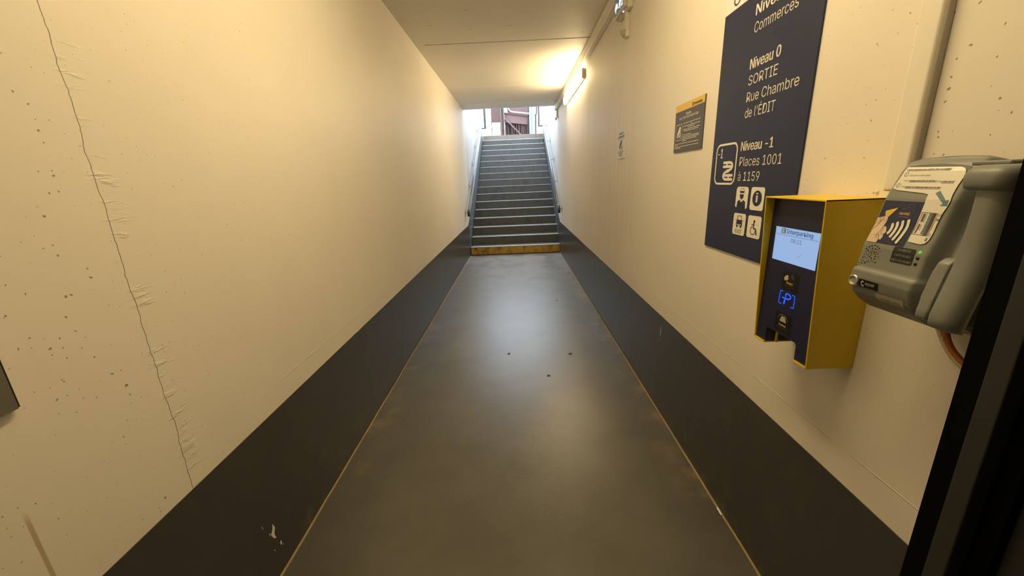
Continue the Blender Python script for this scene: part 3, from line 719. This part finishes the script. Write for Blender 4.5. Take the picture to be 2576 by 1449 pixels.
loft('swipe_ridge', rows, 'reader')
rows = [(z, sec(.188-c_, .09, .166+c_*.5, .2235-c_*.5, .022, .024)) for z, c_ in ((1.457, .005), (1.459, .002), (1.464, 0), (1.478, -.001), (1.486, .002), (1.491, .007), (1.4935, .014))]
loft('slot_cap', rows, 'reader')
bm = BM(); prism(bm, [(XR-rd_(z)+.004, z) for z in (1.338, 1.32, 1.30, 1.28, 1.255, 1.243)] + [(XR-.185, 1.236), (XR-.10, 1.225), (XR-.10, 1.346), (XR-.172, 1.346)], 'y', Y0-.1755, Y0-.155, bev=.004, seg=3); obj('slot_ledge', bm, 'reader', K, True)
bm = BM(); prism(bm, [(XR-.160, 1.456), (XR-.166, 1.34), (XR-.190, 1.26), (XR-.188, 1.238), (XR-.12, 1.23), (XR-.12, 1.456)], 'y', Y0-.1825, Y0-.1740); obj('swipe_slot', bm, 'black', K)
# graphics
def fr(e): return lambda u, v: rs(u, v, e)
def dense(pts, n=6):
    out = []
    for i in range(len(pts)):
        a_, b_ = pts[i], pts[(i+1) % len(pts)]
        for k in range(n): out.append((a_[0]+(b_[0]-a_[0])*k/n, a_[1]+(b_[1]-a_[1])*k/n))
    return out
class FArt(Art):
    """fills follow the curved cover: polygons are cut into thin bands before mapping"""
    def build(s, name, mat, fn, parent, label=None):
        bm = BM(); V = [bm.verts.new((p[0], p[1], 0)) for p in s.v]
        for f_ in s.f:
            try: bm.faces.new([V[i] for i in f_])
            except ValueError: pass
        bmesh.ops.triangulate(bm, faces=bm.faces[:])
        zs = [p[1] for p in s.v]
        z = math.ceil(min(zs)/.003)*.003
        while z < max(zs):
            bmesh.ops.bisect_plane(bm, geom=bm.verts[:]+bm.edges[:]+bm.faces[:], plane_co=(0, z, 0), plane_no=(0, 1, 0)); z += .003
        bmesh.ops.split_edges(bm, edges=bm.edges[:])
        for k, f_ in enumerate(bm.faces):
            for v_ in f_.verts: v_.co = Vector(fn(v_.co.x, v_.co.y)) - Vector(((k*23 % 61)*6e-6 if s.lay else 0, 0, 0))
        me = bpy.data.meshes.new(name); bm.to_mesh(me); bm.free()
        o = link(name, me, mat, parent)
        if parent is not None: o.matrix_parent_inverse = Matrix.Translation(-parent.location)
        if label: o['label'] = label
        return o
FArt().poly([(.0143, 1.4950), (.0120, 1.4840), (.108, 1.4840), (.1220, 1.4780), (.1226, 1.4917), (.1064, 1.4944), (.0733, 1.4975), (.0330, 1.4971)]).build('cover_window', 'readerdark', fr(.0006), K, 'dark strip above the paper')
bs = FArt().rect(.0080, 1.3518, .0848, 1.4320).build('card_sticker', 'navy', fr(.0006), K, 'navy sticker showing a hand holding a card')
FArt().poly([(.0078, 1.3985), (.0180, 1.4008), (.0219, 1.4035), (.0273, 1.4021), (.0299, 1.3984), (.0294, 1.3915), (.0275, 1.3839), (.0339, 1.3831), (.0368, 1.3784), (.0391, 1.3733), (.0361, 1.3698), (.0373, 1.3638), (.0358, 1.3585), (.0309, 1.3586), (.0299, 1.3519), (.0080, 1.3519)]).build('hand_drawing', 'skinprint', fr(.0011), bs)
a = FArt()
for pts in ([(.0219, 1.4030), (.0190, 1.3950), (.0140, 1.3830), (.0090, 1.3770)], [(.0275, 1.3840), (.0265, 1.3760), (.0240, 1.3690), (.0245, 1.3600)], [(.0300, 1.3830), (.0290, 1.3740), (.0315, 1.3690), (.0361, 1.3698)], [(.0265, 1.3690), (.0290, 1.3640), (.0309, 1.3590)], [(.0220, 1.3960), (.0245, 1.3940), (.0275, 1.3960), (.0285, 1.3990)], [(.0140, 1.3990), (.0150, 1.3930), (.0180, 1.3935)], [(.0100, 1.3890), (.0135, 1.3880), (.0150, 1.3905)], [(.0235, 1.3690), (.0200, 1.3650)]):
    a.stroke(pts, .0006, False)
a.build('hand_lines', 'brown', fr(.0014), bs)
FArt().poly([(.0185, 1.4106), (.0193, 1.4126), (.0411, 1.4198), (.0293, 1.4015), (.0270, 1.4022), (.0219, 1.4032)]).build('card_drawing', 'ochre', fr(.0011), bs)
a = FArt(); a.text('ABONNÉ', .0474, 1.4075, .0045, .0205, bold=.045); a.build('sticker_lettering', 'ochre', fr(.0011), bs)
a = FArt(); a.disc(.0517, 1.4187, .0012, 10); a.stroke([(.0525, 1.4190), (.0647, 1.4215)], .0008); a.stroke([(.041, 1.4198), (.068, 1.427)], .0005); a.stroke([(.068, 1.427), (.0715, 1.425), (.0722, 1.405)], .0005)
for i in range(7): a.rect(.0492+i*.0028, 1.4025, .0511+i*.0028, 1.4050)
a.build('card_lines', 'inkgrey', fr(.0011), bs)
a = FArt()
for p0, p1, p2, w in (((.0440, 1.3890), (.0478, 1.3810), (.0440, 1.3725), .0052), ((.0525, 1.3925), (.0566, 1.3815), (.0520, 1.3672), .0052), ((.0615, 1.3955), (.0665, 1.3810), (.0600, 1.3628), .0052), ((.0715, 1.3985), (.0765, 1.3820), (.0690, 1.3585), .0052)):
    pts = [((1-t)**2*p0[0]+2*t*(1-t)*p1[0]+t*t*p2[0], (1-t)**2*p0[1]+2*t*(1-t)*p1[1]+t*t*p2[1]) for t in [i/8 for i in range(9)]]
    a.stroke(pts, w)
a.build('signal_waves', 'cream', fr(.0012), bs)
pp = FArt().poly([(.0133, 1.4931), (.1050, 1.4915), (.1110, 1.4905), (.1165, 1.4875), (.1201, 1.4831), (.1220, 1.4761), (.1215, 1.4611), (.1229, 1.4456), (.1255, 1.4364), (.1250, 1.4274), (.1223, 1.4145), (.1218, 1.3941), (.1231, 1.3764), (.1225, 1.3690), (.1190, 1.3635), (.1124, 1.3612), (.0905, 1.3625), (.0890, 1.3640), (.0858, 1.4311), (.0834, 1.4455), (.0757, 1.4472), (.0209, 1.4515), (.0100, 1.4547)]).build('paper_notice', 'paper', fr(.0017), K, 'white laminated L-shaped paper')
b_ = .045
FArt().text('Clients horaires pour rentrer dans le parking :', .0165, 1.4872, .0030, .0800, bold=b_, shear=.2).build('paper_lettering', 'ink', fr(.0022), pp)
FArt().text(': introduire votre ticket', .0270, 1.4770, .0028, .0400, shear=.2).build('paper_lettering', 'ink', fr(.0022), pp)
FArt().text('avec la', .0240, 1.4680, .0028, .0105, shear=.2).build('paper_lettering', 'ink', fr(.0022), pp)
FArt().text('bande noire dans le lecteur', .0352, 1.4674, .0030, .0470, bold=b_, shear=.2).build('paper_lettering', 'ink', fr(.0022), pp)
FArt().text('et du', .0830, 1.4668, .0028, .0085, shear=.2).build('paper_lettering', 'ink', fr(.0022), pp)
FArt().text('côté droit', .0925, 1.4660, .0030, .0205, bold=b_, shear=.2).build('paper_lettering', 'ink', fr(.0022), pp)
FArt().text(': faire', .0250, 1.4570, .0028, .0080, shear=.2).build('paper_lettering', 'ink', fr(.0022), pp)
FArt().text('glisser le ticket du haut vers le bas', .0340, 1.4562, .0030, .0635, bold=b_, shear=.2).build('paper_lettering', 'ink', fr(.0022), pp)
FArt().rect(.0165, 1.4860, .0930, 1.4864).build('underline', 'ink', fr(.0022), pp)
FArt().rect(.0352, 1.4662, .0822, 1.4666).build('underline', 'ink', fr(.0022), pp)
FArt().rect(.0925, 1.4648, .113, 1.4652).build('underline', 'ink', fr(.0022), pp)
FArt().rect(.0340, 1.4548, .0970, 1.4552).build('underline', 'ink', fr(.0022), pp)
FArt().ring(.0208, 1.4806, .0034, .0040, 20).text('1', .0208, 1.4788, .0036, .0014, align='C').build('circled_number', 'ink', fr(.0022), pp)
FArt().ring(.0181, 1.4602, .0034, .0040, 20).text('2', .0181, 1.4584, .0036, .0020, align='C').build('circled_number', 'ink', fr(.0022), pp)
FArt().ring(.1205, 1.4121, .0018, .0022, 14).text('1', .1205, 1.4112, .0019, .0008, align='C').build('circled_number', 'ink', fr(.0022), pp)
FArt().ring(.1190, 1.3787, .0018, .0022, 14).text('2', .1190, 1.3778, .0019, .0011, align='C').build('circled_number', 'ink', fr(.0022), pp)
FArt().outline([(.0888, 1.3765), (.1160, 1.3760), (.1165, 1.4150), (.0894, 1.4155)], .0006).build('ticket_outline', 'ink', fr(.0022), pp)
a = FArt(); a.poly([(.0945, 1.4479), (.0995, 1.4525), (.1190, 1.4365), (.1222, 1.4385), (.1240, 1.4281), (.1130, 1.4278), (.1160, 1.4318)]); a.rect(.1028, 1.3782, .1072, 1.4144)
a.poly([(.1175, 1.4058), (.1205, 1.4058), (.1205, 1.4070), (.1222, 1.4044), (.1205, 1.4018), (.1205, 1.4030), (.1175, 1.4030)]); a.poly([(.1165, 1.3738), (.1190, 1.3738), (.1190, 1.3705), (.1204, 1.3705), (.1178, 1.3668), (.1152, 1.3705), (.1165, 1.3705)])
a.build('paper_arrows', 'teal', fr(.0022), pp)
FArt().rect(.1082, 1.3764, .1140, 1.4150).build('ticket_stripe', 'brown', fr(.0022), pp)
a = FArt(); a.rect(.0920, 1.3785, .0945, 1.395); a.rect(.0925, 1.399, .0965, 1.413); a.rect(.0985, 1.398, .0990, 1.414); a.outline([(.0955, 1.385), (.0985, 1.385), (.0985, 1.393), (.0955, 1.393)], .0004); a.build('ticket_print', 'inkgrey', fr(.0022), pp)
# loudspeaker holes
HOLES = [(0.0198, 1.3422), (0.0246, 1.3449), (0.0305, 1.3464), (0.0367, 1.3450), (0.0422, 1.3422), (0.0155, 1.3373), (0.0280, 1.3397), (0.0344, 1.3396), (0.0198, 1.3343), (0.0398, 1.3390), (0.0164, 1.3312), (0.0256, 1.3349), (0.0302, 1.3349), (0.0455, 1.3369), (0.0228, 1.3309), (0.0283, 1.3311), (0.0342, 1.3333), (0.0382, 1.3342), (0.0191, 1.3268), (0.0238, 1.3258), (0.0299, 1.3267), (0.0345, 1.3297), (0.0391, 1.3297), (0.0427, 1.3322), (0.0142, 1.3254), (0.0135, 1.3193), (0.0271, 1.3229), (0.0386, 1.3255), (0.0456, 1.3261), (0.0317, 1.3210), (0.0393, 1.3206), (0.0176, 1.3204), (0.0234, 1.3196), (0.0272, 1.3169), (0.0165, 1.3128), (0.0114, 1.3140), (0.0330, 1.3172), (0.0381, 1.3156), (0.0437, 1.3143), (0.0217, 1.3099), (0.0249, 1.3132), (0.0288, 1.3132), (0.0133, 1.3096), (0.0084, 1.3075), (0.0112, 1.3039), (0.0160, 1.3066), (0.0060, 1.3014)]
big = {0, 1, 2, 3, 4, 5, 6, 7, 8, 15, 16, 25, 26, 27, 29, 30, 38, 39, 46}
a = FArt()
for i, (s, z) in enumerate(HOLES): a.disc(s, z, .0015 if i in big else .0010, 12)
a.build('speaker_grille', 'black', fr(.0006), K)
lb = FArt().rrect(.0702, 1.3222, .1112, 1.3510, .0028).build('indicator_label', 'sticker', fr(.0006), K, 'black label with three lines')
a = FArt(); a.text('EN SERVICE', .1035, 1.3445, .0040, .0240, align='R'); a.text('CARTE VALABLE', .1072, 1.3348, .0040, .0310, align='R'); a.text('CARTE NON VALABLE', .1105, 1.3252, .0040, .0390, align='R'); a.build('label_lettering', 'plate', fr(.0011), lb)
for i, (s, z) in enumerate(((.1182, 1.3475), (.1181, 1.3372), (.1178, 1.3266))):
    bm = BM(); p = rs(s, z); lathe_x(bm, p[0]+.002, p[1], p[2], [(0, .0031), (.0025, .0030), (.0038, .0018)], 14); o = obj('indicator_light', bm, 'greenled' if i == 0 else 'black', K, True)
    if i == 0: o['label'] = 'green lit indicator'
p = rs(.0150, 1.2715)
bm = BM(); lathe_x(bm, p[0]+.004, p[1], p[2], [(0, .0120), (.0065, .0120), (.0085, .0105), (.0085, .0078), (.0070, .0074), (.0070, .0040)], 28); o = obj('call_button', bm, 'chrome', K, True); o['label'] = 'round steel push button'
al = FArt().poly([(.0272, 1.2782), (.0690, 1.2777), (.0680, 1.2617), (.0268, 1.2617)]).build('call_label', 'sticker', fr(.0006), K, 'black label')
a = FArt(); a.text('appel', .0405, 1.2682, .0064, .0210); a.stroke([(.0360, 1.2745), (.0325, 1.2725), (.0320, 1.2685), (.0335, 1.2650), (.0365, 1.2645)], .0020); a.stroke([(.0352, 1.2742), (.0368, 1.2735)], .0030); a.stroke([(.0352, 1.2652), (.0368, 1.2655)], .0030); a.build('call_lettering', 'cream', fr(.0011), al)
tp = FArt().rrect(.0625, 1.2418, .1190, 1.2578, .0015).build('maker_plate', 'plate', fr(.0008), K, 'pale rectangular plate')
a = FArt(); a.text('THALES', .0740, 1.2468, .0042, .0378); a.build('plate_lettering', 'ink', fr(.0013), tp)

# cables under the reader
def cable(label, mat, pts, r, parent=None, nm='cable'):
    c = thing(nm, pts[0], label, 'cable'); bm = BM(); tube(bm, smoothpath(pts, 8), r, 10); obj('sheath', bm, mat, c, True); return c
cable('grubby beige cable hanging from the underside of the card reader', 'beige', [(XR-.020, .785, 1.215), (XR-.012, .768, 1.170), (XR-.009, .748, 1.135), (XR-.009, .722, 1.112), (XR-.009, .68, 1.098), (XR-.009, .60, 1.09)], .0052)
c = cable('orange cable hanging from the underside of the card reader', 'orange', [(XR-.036, .750, 1.215), (XR-.030, .738, 1.178), (XR-.028, .727, 1.150), (XR-.027, .708, 1.130), (XR-.026, .68, 1.118), (XR-.026, .60, 1.112)], .0060)
bm = BM(); tube(bm, [(XR-.008, .752, 1.148), (XR-.024, .742, 1.156), (XR-.037, .731, 1.154), (XR-.026, .722, 1.146)], .0015, 6); obj('cable_tie', bm, 'cream', c)

# ---------------------------------------------------------------- dark door frame close on the right
D = thing('door_1', (.60, .44, 0), 'black metal door frame close on the right', None); D['kind'] = 'structure'
boxo('gasket', 'blackdoor', D, .519, .60, .396, .42, 0, 2.12)
boxo('frame_lip', 'doorpaint', D, .517, .60, .374, .396, 0, 2.12, bev=.0015)
boxo('rebate', 'blackdoor', D, .536, .60, .352, .374, 0, 2.12)
boxo('frame', 'doorpaint', D, .545, XR-.001, .29, .352, 0, 2.12, bev=.002)
boxo('leaf', 'blackdoor', D, .60, XR-.001, .352, .42, 0, 2.12)

# steel plate box on the left wall, only its corner in view
P = thing('wall_plate', (XL, .61, 1.11), 'grey metal plate at the left picture edge', 'plate')
bm = BM(); box(bm, XL, XL+.012, .48, .667, 1.108, 1.36); obj('backing', bm, 'black', P)
bm = BM(); box(bm, XL+.012, XL+.016, .48, .662, 1.107, 1.36, bev=.001, seg=1); obj('plate', bm, 'metalgrey', P)

# ---------------------------------------------------------------- bits on the floor
def leaf(x, y, r, rot, label):
    bm = BM(); n = 14; pts = []
    for k in range(n):
        t_ = 2*math.pi*k/n; rr = r*(1+.35*math.sin(3*t_+rot))*(.75+.25*random.random())
        pts.append((x+rr*math.cos(t_+rot), y+.7*rr*math.sin(t_+rot), .002+.004*abs(math.sin(t_*1.5+rot))))
    c = bm.verts.new((x, y, .0035)); V = [bm.verts.new(p) for p in pts]; V2 = [bm.verts.new((p[0], p[1], p[2]-.0012)) for p in pts]; c2 = bm.verts.new((x, y, .0015))
    for k in range(n):
        bm.faces.new((c, V[k], V[(k+1) % n])); bm.faces.new((c2, V2[(k+1) % n], V2[k])); bm.faces.new((V[k], V2[k], V2[(k+1) % n], V[(k+1) % n]))
    return tag(obj('dry_leaf', bm, 'leaf'), label, 'leaf', 'leaves on the corridor floor')
leaf(-.118, 3.19, .016, .3, 'small brown leaf left of the middle of the floor')
leaf(.429, 3.147, .017, 1.4, 'small brown leaf toward the right wall, level with another')
leaf(.204, 2.765, .016, 2.2, 'small brown leaf nearest the viewer on the bright floor')
leaf(.47, 4.72, .015, .9, 'small dark leaf farthest along the floor near the right wall')
bm = BM(); tube(bm, [(XR-.012, 1.415, .006), (XR-.011, 1.455, .006)], .004, 8); tag(obj('cigarette_butt', bm, 'whitepaint'), 'white cigarette butt lying against the right skirting', 'cigarette')

# ---------------------------------------------------------------- outside, at the head of the stairs
def gframe(label, x0, x1, xw):
    g = thing('gate_frame', ((x0+x1)/2, 13.2, 3.1), label, 'frame', 'grey frames at the stair head')
    boxo('post', 'greyframe', g, x0, x1, 13.18, 13.23, 3.11, 3.98)
    boxo('foot_bar', 'greyframe', g, min(x1, xw), max(x0, xw), 13.18, 13.23, 3.11, 3.15)
gframe('slate grey gate frame at the left of the stair head', -.938, -.868, XL)
gframe('slate grey gate frame at the right of the stair head', .778, .830, X_SR)
ZG = Z_TOP
p = thing('pole', (-.86, 15, ZG), 'white pole left of the brown gate', 'pole')
bm = BM(); tube(bm, [(-.858, 15, ZG-.01), (-.862, 15, 4.6)], .038, 16); box(bm, -.92, -.80, 14.94, 15.06, ZG-.005, ZG+.012); obj('shaft', bm, 'whitepaint', p, False)
g = thing('barred_gate', (-.66, 16, ZG), 'brown steel gate with solid upper panel and open bars', 'gate')
boxo('panel', 'brownsteel', g, -.85, -.49, 15.98, 16.02, 3.70, 4.6)
boxo('lower_rail', 'brownsteel', g, -.85, -.49, 15.96, 16.04, 3.665, 3.705)
for x, w in ((-.838, .030), (-.716, .014), (-.604, .014), (-.500, .026)):
    boxo('bar', 'brownsteel', g, x-w/2, x+w/2, 15.98, 16.02, ZG, 3.68)
boxo('post', 'darksteel', g, -.465, -.352, 15.93, 16.05, ZG, 4.6); boxo('post_flange', 'pinksteel', g, -.490, -.468, 15.95, 16.0, ZG, 4.6)
s_ = thing('steel_shelter', (.12, 16.1, ZG), 'brown steel structure with slats and diagonal brace right of the gate', 'shelter')
bm = BM(); prism(bm, [(-.350, 3.67), (.545, 3.555), (.570, 3.87), (-.345, 4.02)], 'y', 16.08, 16.16); obj('beam', bm, 'pinksteel', s_)
bm = BM(); prism(bm, [(-.350, 3.97), (.600, 3.82), (.600, 3.86), (-.345, 4.02)], 'y', 16.02, 16.20); obj('beam_edge', bm, 'brownsteel', s_)
bm = BM(); prism(bm, [(-.22, 4.00), (.60, 3.90), (.62, 4.6), (-.22, 4.6)], 'y', 16.30, 16.36); obj('upper_panel', bm, 'pinksteel', s_)
bm = BM(); prism(bm, [(-.350, 3.86), (-.345, 3.79), (.270, 3.17), (.33, 3.17)], 'y', 15.98, 16.02); obj('brace', bm, 'pinksteel', s_)
bm = BM(); tube(bm, smoothpath([(-.185, 15.97, 4.30), (-.17, 15.97, 4.14), (-.10, 15.97, 4.045), (.05, 15.97, 4.005), (.35, 15.97, 3.965), (.62, 15.97, 3.925)], 6), .020, 12); o = obj('pipe', bm, 'whitepaint', s_, True); o['label'] = 'white bent tube'
bm = BM(); tube(bm, smoothpath([(-.205, 15.99, 4.30), (-.195, 15.99, 4.13), (-.12, 15.99, 4.02)], 6), .028, 10); obj('cable_loop', bm, 'black', s_, True)
boxo('back_panel', 'darksteel', s_, -.34, .60, 16.36, 16.40, ZG, 4.0)
for i, x in enumerate((-.300, -.215, -.06, .02, .12, .215, .30, .37, .44, .53)):
    boxo('slat', 'pinksteel' if i in (5, 7) else 'brownsteel', s_, x-.022, x+.022, 16.20+.02*(i % 2), 16.26+.02*(i % 2), ZG, 3.72)
boxo('post', 'darksteel', s_, .570, .625, 16.02, 16.12, ZG, 4.6)
c = thing('column', (.70, 15.5, ZG), 'pale blue fluted column right of the brown structure', 'column')
bm = BM(); prism(bm, [(.595, 15.45), (.66, 15.44), (.665, 15.455), (.675, 15.455), (.68, 15.44), (.80, 15.44), (.812, 15.45), (.812, 15.60), (.595, 15.60)], 'z', ZG, 4.6); obj('shaft', bm, 'bluecol', c)
d = thing('downpipe', (.80, 15, ZG), 'brown downpipe between the blue column and the grey frame', 'pipe')
bm = BM(); tube(bm, smoothpath([(.800, 15, ZG), (.803, 15, 3.3), (.808, 15, 3.66), (.815, 15, 3.72), (.842, 15, 3.82), (.844, 15, 3.9), (.846, 15, 4.6)], 4), .030, 12); obj('pipe_run', bm, 'brownsteel', d, True)
bm = BM(); tube(bm, [(.80, 14.99, 3.70), (.80, 14.99, 3.73)], .036, 12); obj('collar', bm, 'brownsteel', d)
